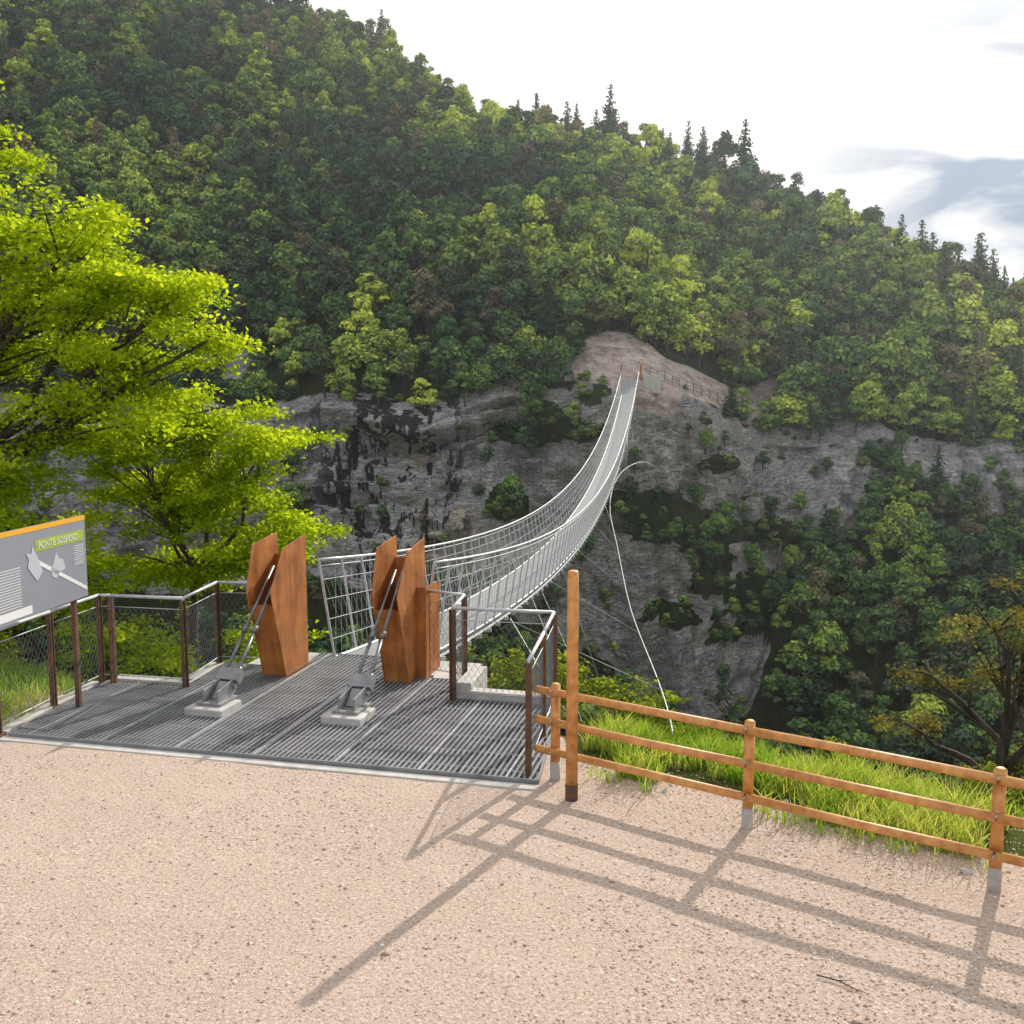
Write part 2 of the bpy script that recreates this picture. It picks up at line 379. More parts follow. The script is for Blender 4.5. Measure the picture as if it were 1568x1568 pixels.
def put(x,y,z,i,s,t):
    pts.append((x,y,z));idx.append(i);scl.append((s*random.uniform(.85,1.15),s*random.uniform(.85,1.15),s*random.uniform(.8,1.2)));tint.append(t)
def scatter(q0,q1,nq,x0,x1,dx,fn):
    qs=np.linspace(q0,q1,nq);xs=np.arange(x0,x1,dx)
    XX,QQ=np.meshgrid(xs,qs);XX=XX+rng.uniform(-.5,.5,XX.shape)*dx;QQ=QQ+rng.uniform(-.5,.5,QQ.shape)*(q1-q0)/nq
    XX=XX.ravel();QQ=QQ.ravel();YY,ZZ,_=hill(XX,QQ);fn(XX,YY,ZZ,QQ)
def f_up(X,Y,Z,Q):
    pdv=pdist(X,Y);nn=fbm(X*.045,Y*.045,1,3);n2=fbm(X*.12,Y*.12,6,2);pf=pdist(X,Y+3)
    cg=fbm(X*.09,3,8,2)
    for x,y,z,q,pd,n,m,p2,cgi in zip(X,Y,Z,Q,pdv,nn,n2,pf,cg):
        if abs(x/y)>.62 or pd<(2.8 if x<24 else 1.8) or (p2<2.0 and x<24) or math.hypot(x-13.5,y-118)<5.6:continue
        r=random.random();right=x/y
        pc=.03+.08*(m>.58)+((.6 if cgi>.46 else .10) if q>2.88 else 0)*(1 if right>-.02 else .25)
        if right>.33:pc+=.15
        if r<pc:i=random.choice([4,5])
        elif r<pc+.07+(.12 if m<.42 else 0):i=6
        elif r<pc+.18:i=7
        else:i=random.choice([0,1,2,3,0,2])
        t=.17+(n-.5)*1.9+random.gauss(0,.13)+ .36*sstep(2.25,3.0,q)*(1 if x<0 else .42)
        if random.random()<.15:t+=.42
        s=random.uniform(.8,1.5)*(.75 if q<2.12 else 1)
        if i in(4,5):s*=.75
        elif q>2.92:s*=.8
        put(x,y,z-.3,i,s,float(np.clip(t,0,1)))
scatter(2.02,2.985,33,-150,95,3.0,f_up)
def f_low(X,Y,Z,Q):
    nn=fbm(X*.06,Y*.06,1,3)
    for x,y,z,q,n in zip(X,Y,Z,Q,nn):
        if abs(x/y)>.66 or x<-60:continue
        cen=x<30
        if cen and q>.9 and random.random()<.5:continue
        i=random.choice([0,1,2,3,2,7,6,0]) if random.random()<.95 else 4
        s=random.uniform(.75,1.3)*((.45 if q>.9 else (.7 if q>.82 else 1)) if cen else (.7 if q>.92 else .95))
        put(x,y,z-.5,i,s,float(np.clip(.18+(n-.5)*1.1+random.gauss(0,.13),0,1)))
scatter(.38,1.0,21,-60,78,2.9,f_low)
def f_cl(X,Y,Z,Q):
    R=rockmask(X,Y,Z,Q);dd=np.hypot(X-14.5,Y-118)
    for x,y,z,q,r,d in zip(X,Y,Z,Q,R,dd):
        if d<5:continue
        if (r<.5 and random.random()<.85) or random.random()<.06:put(x,y-.2,z-.3,8 if random.random()<.85 else 2,random.uniform(.3,.9)*(.8 if x<30 else .7),float(np.clip(.26+random.gauss(0,.15),0,1)))
scatter(1.0,2.02,26,-62,78,1.5,f_cl)
for _ in range(260):
    x=random.uniform(-40,40);y=random.uniform(2,58);z,d=gz(np.array([x]),np.array([y]))
    if d[0]>9:put(x,y,z[0]-.4,random.choice([0,1,2,3]),random.uniform(.6,.9),.3)
me=bpy.data.meshes.new('forest');me.vertices.add(len(pts));me.vertices.foreach_set('co',np.array(pts,np.float32).ravel())
N=len(pts)
a=me.attributes.new('idx','INT','POINT');a.data.foreach_set('value',np.array(idx,np.int32))
a=me.attributes.new('rot','FLOAT_VECTOR','POINT');rr=np.zeros((N,3),np.float32);rr[:,2]=rng.uniform(0,6.28,N);rr[:,:2]=rng.normal(size=(N,2))*.05;a.data.foreach_set('vector',rr.ravel())
a=me.attributes.new('scl','FLOAT_VECTOR','POINT');a.data.foreach_set('vector',np.array(scl,np.float32).ravel())
a=me.attributes.new('tint','FLOAT','POINT');a.data.foreach_set('value',np.array(tint,np.float32))
fo=link(bpy.data.objects.new('forest',me))
ng=bpy.data.node_groups.new('forest_scatter','GeometryNodeTree')
ng.interface.new_socket('Geometry',in_out='INPUT',socket_type='NodeSocketGeometry');ng.interface.new_socket('Geometry',in_out='OUTPUT',socket_type='NodeSocketGeometry')
gi=ng.nodes.new('NodeGroupInput');go=ng.nodes.new('NodeGroupOutput');ip=ng.nodes.new('GeometryNodeInstanceOnPoints');ci=ng.nodes.new('GeometryNodeCollectionInfo')
ci.inputs['Collection'].default_value=coll;ci.inputs['Separate Children'].default_value=True;ci.inputs['Reset Children'].default_value=True
ip.inputs['Pick Instance'].default_value=True
def na(nm,ty):
    x=ng.nodes.new('GeometryNodeInputNamedAttribute');x.data_type=ty;x.inputs['Name'].default_value=nm
    return [o for o in x.outputs if o.enabled and o.name=='Attribute'][0]
ng.links.new(gi.outputs[0],ip.inputs['Points']);ng.links.new(ci.outputs[0],ip.inputs['Instance'])
ng.links.new(na('idx','INT'),ip.inputs['Instance Index']);ng.links.new(na('rot','FLOAT_VECTOR'),ip.inputs['Rotation']);ng.links.new(na('scl','FLOAT_VECTOR'),ip.inputs['Scale'])
ng.links.new(ip.outputs[0],go.inputs[0])
md=fo.modifiers.new('scatter','NODES');md.node_group=ng
print('forest',N)

# ---------------------------------------------------------------- near trees
def near_tree(name,base,fork,blobs,ntip,nleaf,ls,mat,seed,spread=.55,flat=.4,tr=.16,bend=.3):
    g=np.random.default_rng(seed);mb=MB();base=Vector(base);fork=Vector(fork)
    mid=(base+fork)/2+Vector((g.normal()*bend,g.normal()*bend,0))
    mb.tube([base,mid,fork],[tr*1.3,tr,tr*.8],8,False)
    Cs=[];Ns=[];Vs=[];Ss=[]
    ws=np.array([ (b[1][0]*b[1][1]*b[1][2])**.7 for b in blobs]);ws=ws/ws.sum()
    for (c,r),w in zip(blobs,ws):
        c=Vector(c);r=np.array(r)
        m1=fork.lerp(c,.5)+Vector((g.normal()*.3,g.normal()*.3,-.25*(c-fork).length*.3+.1))*min(1,tr*8)
        limb=[fork,fork.lerp(m1,.5)+Vector(g.normal(size=3)*.08),m1,m1.lerp(c,.5)+Vector(g.normal(size=3)*.1),c]
        mb.tube(limb,[tr*.6,tr*.5,tr*.38,tr*.26,tr*.15],6,False)
        n=max(6,int(ntip*w))
        for i in range(n):
            d=unit(g.normal(size=3));rad=g.uniform(.25,1.0)**.5*g.uniform(.9,1.2)
            tip=Vector(np.array(c)+d*r*rad)
            s=limb[2].lerp(c,g.uniform(0,1)) if g.uniform()<.6 else c.lerp(tip,.2)
            mm=s.lerp(tip,.5)+Vector((0,0,.12))*min(1,tr*8)+Vector(g.normal(size=3)*.06)
            mb.tube([s,mm,tip],[min(.028,tr*.2),min(.018,tr*.12),.004],4,False)
            k=int(nleaf*w/n*g.uniform(.5,1.5));ex=unit(np.array([d[0],d[1],d[2]*.3])+1e-3)
            along=g.uniform(-1.0,.7,(k,1));wd=np.where(along>0,1-.6*along,1.0)
            P=np.array(tip)+ex*along*spread+g.normal(size=(k,3))*np.array([spread*.42,spread*.42,spread*flat*.42])*wd
            P[:,2]-=.10*np.abs(along[:,0])**1.5*min(1,spread*2)
            Cs.append(P);Ns.append(np.array([0,0,1.0])+g.normal(size=(k,3))*.7)
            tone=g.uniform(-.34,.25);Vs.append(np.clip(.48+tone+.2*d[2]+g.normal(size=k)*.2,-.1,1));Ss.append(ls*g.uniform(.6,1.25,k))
    LV,LF=leaves(np.concatenate(Cs),np.concatenate(Ns),np.concatenate(Ss))
    me=finish(name,mb,LV,LF,np.concatenate(Vs),[M_bark,mat]);return link(bpy.data.objects.new(name,me))
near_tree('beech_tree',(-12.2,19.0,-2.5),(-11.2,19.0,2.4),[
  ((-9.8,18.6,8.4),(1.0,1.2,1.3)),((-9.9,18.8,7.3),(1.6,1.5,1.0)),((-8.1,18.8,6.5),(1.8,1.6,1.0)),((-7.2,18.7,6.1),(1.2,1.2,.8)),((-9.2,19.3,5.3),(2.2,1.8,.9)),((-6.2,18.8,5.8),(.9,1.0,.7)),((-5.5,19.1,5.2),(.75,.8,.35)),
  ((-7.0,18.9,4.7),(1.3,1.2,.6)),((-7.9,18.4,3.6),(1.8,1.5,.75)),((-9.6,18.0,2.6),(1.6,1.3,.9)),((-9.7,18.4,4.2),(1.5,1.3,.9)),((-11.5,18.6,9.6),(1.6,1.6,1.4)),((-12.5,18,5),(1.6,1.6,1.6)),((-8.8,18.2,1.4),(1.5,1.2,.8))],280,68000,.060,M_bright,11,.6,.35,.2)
near_tree('young_beech_tree',(-6.9,20.6,-6.2),(-6.5,20.6,.2),[
  ((-6.2,20.4,3.8),(1.6,1.2,.6)),((-4.8,20.2,3.2),(1.0,1.0,.45)),((-7.4,20.4,3.2),(1.4,1.2,.7)),((-5.7,20.4,2.2),(1.5,1.2,.6)),((-4.3,20.4,1.5),(.95,.9,.4)),((-7.2,20.8,2.0),(1.4,1.1,.8)),((-5.4,20.2,.9),(1.4,1,.45)),((-6.8,20.4,.8),(1.3,1,.5))],150,32000,.058,M_bright,12,.5,.35,.10)
near_tree('young_beech_tree',(-8.6,19.0,-4.8),(-8.3,18.6,-1.0),[
  ((-8.6,18.0,.8),(1.5,1.2,.7)),((-7.3,18.0,-.1),(1.1,1.1,.5)),((-10,18.4,0.4),(1.5,1.1,.9)),((-7.2,17.6,-1.0),(1.2,1,.5)),((-6.0,18.2,-.7),(1.0,1,.5)),((-9.0,17.6,-.8),(1.3,1,.6)),((-4.8,18.8,-.5),(1.0,.9,.5)),((-4.2,19.2,-1.2),(1.0,.9,.5)),((-5.6,17.4,-1.3),(1.0,.9,.4))],120,24000,.055,M_bright,13,.45,.4,.08)
near_tree('understory_tree',(2.0,21.5,-11),(2.0,21.5,-4.6),[((2.2,21,-2.6),(1.2,1.1,.7)),((1.2,21.5,-1.9),(.9,.9,.5)),((.2,21.8,-2.2),(1.1,1.1,.6)),((-1.0,21.8,-2.6),(1.2,1.1,.6)),((3.4,21.5,-3.6),(1,1,.6))],70,11000,.06,M_dry,14,.45,.4,.09)
near_tree('pine_tree',(7.7,15.0,-7.5),(7.4,15.1,-1.8),[((7.2,15.0,.7),(.7,.8,.3)),((8.0,15.3,1.2),(.8,.8,.3)),((8.2,15.0,.5),(.8,.8,.35)),((7.6,15.0,.0),(.8,.8,.3)),((8.4,15.0,-.5),(.9,.8,.35)),((6.4,15.3,-.1),(.6,.7,.18)),((6.3,15.3,-1.0),(.6,.7,.18)),((8.5,15.2,-1.3),(.9,.8,.4)),((7.0,15.0,-1.6),(.8,.8,.3)),((7.8,15,-2.2),(.9,.8,.3)),((6.5,15,-2.4),(.8,.8,.3))],130,15000,.032,M_pine,15,.24,.6,.13,.6)
for i,(x,y,s) in enumerate([(2.2,12.0,.4),(3.6,11.0,.45),(4.9,10.3,.5),(5.9,9.6,.55),(6.8,9.0,.55)]):
    z=float(gz(np.array([x]),np.array([y]))[0][0])
    near_tree('shrub',(x,y,z-.1),(x,y,z+.08),[((x-.3*s,y,z+.45*s),(.7*s,.6*s,.4*s)),((x+.5*s,y+.1,z+.35*s),(.6*s,.6*s,.35*s)),((x+.1,y+.3*s,z+.7*s),(.5*s,.5*s,.35*s))],24,1700,.024,M_dry,40+i,.11,.8,.015,.02)

# ---------------------------------------------------------------- grass
def grass(name,sampler,n,h0,h1,g,lean=.4):
    P=sampler(n);n=len(P);h=g.uniform(h0,h1,(n,1))*(.5+1.1*fbm(P[:,0]*2.2,P[:,1]*2.2,8,2)[:,None]);a=g.uniform(0,6.28,n);w=.005+.005*g.uniform(size=(n,1))
    dx=np.stack([np.cos(a),np.sin(a),0*a],1);ld=g.normal(size=(n,3))*lean*h;ld[:,2]=0
    up=np.array([[0,0,1.0]])
    b0=P-dx*w;b1=P+dx*w;m0=P+up*h*.55+ld*.3-dx*w*.8;m1=P+up*h*.55+ld*.3+dx*w*.8;t0=P+up*h*.95+ld-dx*w*.15;t1=P+up*h*.95+ld+dx*w*.15
    V=np.stack([b0,b1,m1,m0,t1,t0],1).reshape(-1,3);o=np.arange(n)[:,None]*6
    F=np.concatenate([o+np.array([[0,1,2,3]]),o+np.array([[3,2,4,5]])])
    me=np_mesh(name,V,F,[M_grass]);pn=fbm(P[:,0]*1.1,P[:,1]*1.1,5,3);lv=np.clip(g.uniform(.0,.8,n)+(pn-.5)*1.8,-.4,1);dr=g.uniform(size=n)<.10+.4*(pn>.62);lv=np.where(dr,g.uniform(1.0,1.5,n),lv)
    a=me.attributes.new('lv','FLOAT','FACE');a.data.foreach_set('value',np.tile(lv,2).astype(np.float32));return link(bpy.data.objects.new(name,me))
gg=np.random.default_rng(5)
def s_right(n):
    a=gg.uniform(-.2,9,n);b=gg.uniform(.2,2.4,n)
    X=.47+a*.832+b*.555;Y=10.73-a*.555+b*.832
    cl=fbm(X*1.5,Y*1.5,2,3);keep=(cl>.55-.18*sstep(.4,1.4,b))&((b>.45)|(gg.uniform(size=n)<.2))&(X>.8);X,Y=X[keep],Y[keep];z,_=gz(X,Y);return np.stack([X,Y,z-.01],1)
grass('grass',s_right,34000,.10,.40,gg)
def s_left(n):
    X=gg.uniform(-14,-6.35,n);Y=gg.uniform(12.4,17.5,n);z,_=gz(X,Y);return np.stack([X,Y,z-.01],1)
grass('grass',s_left,20000,.10,.3,gg)
n=36000;yy=5+6.5*gg.uniform(size=n)**1.3;xx=gg.uniform(-1,1,n)*(yy*.6+.6);dz=gz(xx,yy)[0]
keep=~((yy>12.2-.244*(xx+6.1)-.15)&(xx<.4))&((fbm(xx*.5,yy*.5,9,3)+.12*(xx>0)>.5)|(gg.uniform(size=n)<.35));xx,yy,dz=xx[keep],yy[keep],dz[keep];n=len(xx)
s=gg.gamma(2.2,.0026,(n,1))+.003;O=np.array([[1,0,0],[-1,0,0],[0,1,0],[0,-1,0],[0,0,.7],[0,0,-.7]],float)
V=(np.stack([xx,yy,dz+.002],1)[:,None]+O[None]*s[:,None]*gg.uniform(.6,1.3,(n,6,1))).reshape(-1,3)
T=np.array([[0,2,4],[2,1,4],[1,3,4],[3,0,4],[2,0,5],[1,2,5],[3,1,5],[0,3,5]]);F=(np.arange(n)[:,None,None]*6+T[None]).reshape(-1,3)
link(bpy.data.objects.new('gravel',np_mesh('gravel',V,F,[M_pebble])))

# ---------------------------------------------------------------- platform
AX=Vector((.237,.9715,0));BX=Vector((.9715,-.237,0));yaw=math.atan2(BX.y,BX.x)
plat=empty('bridge_entrance_platform')
poly=[(-6.16,12.14),(.28,10.60),(.62,13.22),(-.80,13.56),(-.62,14.42),(-1.35,14.6),(-1.12,15.55),(-3.05,16.02),(-3.2,15.1),(-4.42,15.42),(-4.62,14.2),(-5.84,14.46)]
def clipbars(mb,du,dv,sp,w,z0,z1):
    pr=[(Vector((x,y,0)).dot(du),Vector((x,y,0)).dot(dv)) for x,y in poly]
    t=min(p[1] for p in pr)+sp/2
    while t<max(p[1] for p in pr):
        xs=[]
        for (a,b),(c,d) in zip(pr,pr[1:]+pr[:1]):
            if (b>t)!=(d>t):xs.append(a+(t-b)/(d-b)*(c-a))
        xs.sort()
        for a,c in zip(xs[::2],xs[1::2]):
            p=du*a+dv*t;q=du*c+dv*t;p.z=q.z=(z0+z1)/2
            mb.beam(p,q,w,z1-z0)
        t+=sp
mb=MB();mb.extr([(x,y,.012) for x,y in poly],(0,0,-.06));mb.obj('grating_gap_shade',M_under,plat)  # near-black sheet, paints the shade seen between the grating bars
mb=MB();clipbars(mb,AX,BX,.066,.030,.016,.050);mb.obj('grating_bars',M_grate,plat)
mb=MB();clipbars(mb,BX,AX,.5,.008,.020,.044);clipbars(mb,AX,BX,1.0,.02,.018,.0525);mb.obj('grating_cross_bars',M_steel,plat)
mb=MB()
for (a,b) in zip(poly,poly[1:]+poly[:1]):
    p=Vector((*a,.018));q=Vector((*b,.018));mb.beam(p,q,.02,.075)
mb.obj('edge_frame',M_grate,plat)
mb=MB()
def kerb(p,q,w,h,off):
    p=Vector((*p,h/2-.05));q=Vector((*q,h/2-.05));d=(q-p).normalized();n=Vector((-d.y,d.x,0))*off;mb.beam(p+n,q+n,w,h+.1)
kerb((-5.84,14.5),(-4.66,14.26),.22,.06,.14);kerb((-6.2,12.2),(-5.9,14.4),.16,.05,.1);kerb((-.80,13.56),(.6,13.22),.2,.16,.12);kerb((-.80,13.62),(-.60,14.5),.22,.26,-.14)
kerb((-4.6,14.3),(-4.42,15.4),.2,.06,.12)
mb.obj('concrete_kerb',M_conc,plat,bevel=.01)
mb=MB();mb.box((-2.4,15.4,-.9),(3.6,1.6,1.7),yaw);mb.box((-3,14.2,-1.2),(5.0,1.0,2.0),yaw);mb.obj('concrete_abutment',M_conc,plat,bevel=.02)
mb=MB();mb.beam((-6.3,12.09,-.01),(.3,10.49,-.01),.14,.05);mb.obj('threshold',M_conc,plat,bevel=.008)

def netting(mb,p,q,zb,zt,sp,r):
    p=Vector((p[0],p[1],0));q=Vector((q[0],q[1],0));d=q-p;L=d.length;d.normalize();H=zt-zb
    sl=1.6
    for sg in(1,-1):
        c=-H/sl
        while c<L:
            z0,z1=0,H;u0,u1=c,c+H/sl
            if u0<0:z0=-u0*sl;u0=0
            if u1>L:z1=(L-c)*sl;u1=L
            if u1>u0:
                if sg==1:a=p+d*u0;b=p+d*u1
                else:a=p+d*(L-u0);b=p+d*(L-u1)
                a=Vector((a.x,a.y,zb+z0));b=Vector((b.x,b.y,zb+z1))
                mb.tube([a,b],r,3,False)
            c+=sp
def railing(name,pts,h=1.30):
    E=empty(name);P=MB();T=MB();W=MB()
    for i,p in enumerate(pts):
        p=Vector((*p,0));d=(Vector((*pts[min(i+1,len(pts)-1)],0))-Vector((*pts[max(i-1,0)],0))).normalized()
        for o in (-.026,.026):
            P.obox(p+d*o+Vector((0,0,h/2)),d,Vector((-d.y,d.x,0)),(0,0,1),.010,.032,h/2)
        P.obox(p+Vector((0,0,.02)),d,Vector((-d.y,d.x,0)),(0,0,1),.07,.06,.02+.004)
        for zz in (.35,.8,1.1):P.obox(p+Vector((0,0,zz)),d,Vector((-d.y,d.x,0)),(0,0,1),.025,.012,.015)
        T.tube([p+Vector((0,0,h-.03)),p+Vector((0,0,h+.02))],.014,6)
    for a,b in zip(pts[:-1],pts[1:]):
        A=Vector((*a,h+.02));B=Vector((*b,h+.02));T.tube([A,B],.024,8)
        T.tube([A-Vector((0,0,h-.14)),B-Vector((0,0,h-.14))],.008,5);T.tube([A-Vector((0,0,.16)),B-Vector((0,0,.16))],.006,5)
        netting(W,a,b,.14,h-.14,.085,.0026)
    P.obj('posts',M_rustpost,E);T.obj('handrail',M_steel,E,True);W.obj('wire_netting',M_steel_d,E);return E
railing('platform_railing',[(-6.75,9.0),(-6.5,10.6),(-6.28,12.12),(-6.1,13.25),(-5.90,14.36),(-5.72,14.34),(-4.62,14.12),(-4.50,15.36),(-3.35,15.25)])
railing('platform_railing',[(-1.25,14.7),(-.68,14.36),(-.80,13.48),(.55,13.2),(.38,12.05),(.18,10.78)])

for tx,ty in((-3.66,14.72),(-1.83,14.38)):
    E=empty('corten_cable_tower')
    A=Vector((.26,.966,0));B=Vector((.966,-.26,0));O=Vector((tx,ty,0))
    def pp(s,z,b):return O+A*s+B*b+Vector((0,0,z))
    W=.36;mb=MB();th=.012
    prof=[(.72,.0),(.0,.0),(-.42,1.32),(-.02,1.90),(.70,2.02)]
    profL=[(.72,.0),(.0,.0),(-.42,1.32),(-.22,1.98),(.52,2.06)]
    mb.extr([pp(s,z+.05,W) for s,z in prof],B*th)
    mb.extr([pp(s,z+.05,0) for s,z in profL],-B*th)
    mb.obj('side_plates',M_corten,E,bevel=.002)
    mb=MB()
    for b0,b1,s0,s1 in((.002,W/2,0,.10),(W/2,W-.002,.10,0)):
        mb.extr([pp(.012+s0*.4,.052,b0),pp(.012+s1*.4,.052,b1),pp(-.33+s1*1.6,1.16,b1),pp(-.33+s0*1.6,1.16,b0)],A*.010)
    b=[pp(.46,.05,.002),pp(.46,.05,W-.002),pp(.46,1.80,W-.002),pp(.46,1.80,.002)];mb.extr(b,-A*.012)
    mb.obj('front_and_back_plates',M_corten,E)
    sx=O-A*1.58+B*(W/2)
    mb=MB();mb.obox(sx-A*.10+Vector((0,0,.07)),A,B,(0,0,1),.26,.27,.065);mb.obj('concrete_pad',M_conc,E,bevel=.015)
    mb=MB()
    base=sx+Vector((0,0,.14));dirn=(pp(-.05,1.45,W/2)-sx-Vector((0,0,.25))).normalized()
    for sb in(-.085,.085):
        pl=[base+B*sb-A*.16,base+B*sb+A*.20,base+B*sb+A*.20+dirn*.36,base+B*sb-A*.02+dirn*.40,base+B*sb-A*.16+Vector((0,0,.18))]
        mb.extr(pl,B*.03*(1 if sb>0 else -1))
    mb.obox(base+Vector((0,0,.015)),A,B,(0,0,1),.22,.18,.018)
    mb.obox(base+dirn*.14,dirn,B,dirn.cross(B),.14,.07,.06)
    mb.tube([base+dirn*.24-B*.15+A*.05,base+dirn*.24+B*.15+A*.05],.04,10)
    blk=base+dirn*.40+A*.03;mb.obox(blk,dirn,B,dirn.cross(B),.10,.16,.065)
    mb.obj('anchor_shoe',M_shoe,E,bevel=.004)
    mb=MB()
    for sb in(-.09,.09):
        a=blk+B*sb;e=pp(.15,1.66,W/2+sb*.6)
        mb.tube([a,a.lerp(e,.38)],.026,8);mb.tube([a.lerp(e,.38),a.lerp(e,.44)],.042,8);mb.tube([a.lerp(e,.40),e],.022,8)
        mb.tube([a-dirn*.05,a+dirn*.14],.040,6)
    mb.obj('anchor_rods',M_steel_d,E,True)
mb=MB();E=empty('corten_screen');o=Vector((-1.42,14.62,.05));A=Vector((.26,.966,0));B=Vector((.966,-.26,0))
mb.extr([o,o+B*.17,o+B*.17+Vector((0,0,1.34)),o+Vector((0,0,1.34))],A*.012);mb.extr([o+B*.17,o+B*.17+A*.6,o+B*.17+A*.6+Vector((0,0,1.34)),o+B*.17+Vector((0,0,1.34))],B*.01);mb.obj('sheet',M_corten,E)

# ---------------------------------------------------------------- suspension bridge
br=empty('suspension_bridge')
S0=Vector((-2.12,15.75,0));S1=Vector((13.3,115.2,5.55));sag=4.8
def C(s):
    p=S0.lerp(S1,s);p.z-=4*sag*s*(1-s);return p
dirh=(S1-S0);dirh.z=0;dirh.normalize();PR=Vector((dirh.y,-dirh.x,0))
DW=.68;TW=.93;RH=1.58
slat=MB();beam=MB();rail=MB();post=MB();net=MB();cab=MB()
n=1100
for i in range(n):
    c=C((i+.5)/n);c2=C((i+.9)/n);d=(c2-c).normalized();slat.obox(c,PR,d,PR.cross(d),DW,.022,.015)
slat.obj('deck_grating',M_steel,br)
ns=90
for side in(-1,1):
    top=[];low=[]
    for i in range(ns+1):
        c=C(i/ns);b=c+PR*DW*side;t=c+PR*TW*side+Vector((0,0,RH));top.append(t);low.append(c+PR*(DW+.04)*side+Vector((0,0,-.07)))
        post.beam(b+Vector((0,0,-.12)),t,.034,.024,up=dirh)
    rail.tube(top,.026,6);rail.tube([t-Vector((0,0,.10)) for t in top],.010,4)
    beam.tube(low,.030,6)
    for f in(.2,.4,.6,.8):
        rail.tube([C(i/ns)+PR*(DW+(TW-DW)*f)*side+Vector((0,0,RH*f)) for i in range(ns+1)],.005,4,False)
    beam.tube([C(i/ns)+PR*(DW)*side+Vector((0,0,.03)) for i in range(ns+1)],.022,4)
    for i in range(ns*4):
        for sg in(0,1):
            s0=(i+sg*2.9)/(ns*4);s1=(i+(1-sg)*2.9)/(ns*4)
            if max(s0,s1)>1:continue
            a=C(s0)+PR*DW*side;b=C(s1)+PR*TW*side+Vector((0,0,RH-.06));net.tube([a,b],.0028,3,False)
for i in range(ns+1):
    c=C(i/ns)-Vector((0,0,.09));beam.beam(c-PR*(DW+.16),c+PR*(DW+.16),.06,.08)
beam.obj('cross_beams',M_steel,br);rail.obj('handrail_cables',M_steel,br,True);post.obj('railing_posts',M_steel,br);net.obj('side_netting',M_steel,br)
st=[(2.45,14.6,-1.2),(3.0,20,-1.75),(4.1,35,-3.2),(5.2,50,-3.4),(5.97,62,-2.9),(7.5,75,-2.6),(9.6,86,-2.2),(12.4,95,-2.3),(16.5,110,-4.5)]
def crom(P,k=8):
    P=[Vector(p) for p in P];P=[P[0]*2-P[1]]+P+[P[-1]*2-P[-2]];o=[]
    for i in range(1,len(P)-2):
        for j in range(k):
            t=j/k;a,b,c,d=P[i-1:i+3];o.append(.5*((2*b)+(c-a)*t+(2*a-5*b+4*c-d)*t*t+(3*b-3*c+d-a)*t**3))
    o.append(P[-2]);return o
sc=crom(st);nn_=len(sc);cab.tube(sc,[.014+.010*i/nn_ for i in range(nn_)],6)
for i in range(8,len(sc)-10,5):
    p=sc[i];s=min(max((p.y-15.75)/99.5,0),1);cab.tube([p,C(min(1,s+.03))+PR*.8],.007,4)
for s,q in((.08,(4.5,24,-9)),(.14,(7,34,-16)),(.2,(9,45,-24)),(.12,(2.8,21,-6))):cab.tube([C(s)+PR*.85-Vector((0,0,.1)),q],.009,4)
cab.obj('stabilising_cables',M_steel,br,True)
mb=MB();mb.box((15.6,115.2,5.0),(1.9,2.2,2.0),-.15);mb.box((12.0,115.6,4.4),(1.2,2,1.6),-.15);mb.box((13.6,117.0,4.4),(3.0,2.6,2.1),-.15);mb.obj('far_abutment',M_conc,br,bevel=.03)
mb=MB()
for x in(12.3,14.4):mb.box((x,115.6,6.3),(.22,.5,1.9),-.15)
mb.obj('far_pylons',M_corten,br)
E=empty('path_railing');mb=MB()
pl=[Vector((15.5,116.2,0)),Vector((18.2,117.2,0)),Vector((21,119.4,0)),Vector((24.5,122.8,0)),Vector((28,126.3,0))]
hm=bpy.data.meshes['hillside'];bv=BVHTree.FromPolygons([v.co for v in hm.vertices],[tuple(p.vertices) for p in hm.polygons])
def hz(x,y):
    r=bv.ray_cast(Vector((x,y,300)),Vector((0,0,-1)));return r[0].z if r[0] else 0
for a,b in zip(pl[:-1],pl[1:]):
    n=3
    for i in range(n):
        p=a.lerp(b,i/n);q=a.lerp(b,(i+1)/n);p.z=hz(p.x,p.y);q.z=hz(q.x,q.y)
        mb.tube([p-Vector((0,0,.4)),p+Vector((0,0,1.1))],.05,5)
        for h in(.4,.75,1.1):mb.tube([p+Vector((0,0,h)),q+Vector((0,0,h))],.03,5)
mb.obj('posts_and_rails',M_steel_d,E)

# ---------------------------------------------------------------- wooden fence
E=empty('wooden_fence');mp_=MB();mr=MB();ms=MB()
P0=Vector((.47,10.73,0));fdv=Vector((1.805,-1.245,0));fn=Vector((-.568,-.823,0))
cl=[P0+fdv*i for i in range(6)]
for p in cl:
    mp_.tube([p+Vector((0,0,.22)),p+Vector((0,0,1.07))],.052,12);mp_.tube([p+Vector((0,0,1.07)),p+Vector((0,0,1.085))],[.052,.03],12)
    ms.tube([p+Vector((0,0,-.1)),p+Vector((0,0,.22))],.056,12)
    for z in(1.02,.69,.34):ms.tube([p+fn*.03+Vector((0,0,z)),p+fn*.115+Vector((0,0,z))],.012,6)
for a,b in zip(cl[:-1],cl[1:]):
    for z in(1.0,.67,.34):
        d=(b-a).normalized();ee=d*.01
        zz=Vector((0,0,z))+fn*.062
        mr.tube([a+ee-(d*.22 if a==cl[0] else Vector())+zz,a.lerp(b,.5)+zz+Vector((0,0,random.uniform(-.01,.01))),b-ee+zz],[.042,.040,.042],10)
mp_.obj('posts',M_wood,E,True);mr.obj('rails',M_wood,E,True);ms.obj('ground_sleeves',M_band,E,True)
E=empty('wooden_pole');mb=MB();mb.tube([(.616,10.18,.18),(.616,10.18,2.39),(.616,10.18,2.41)],[.062,.058,.045],14);mb.obj('pole',M_wood,E,True)
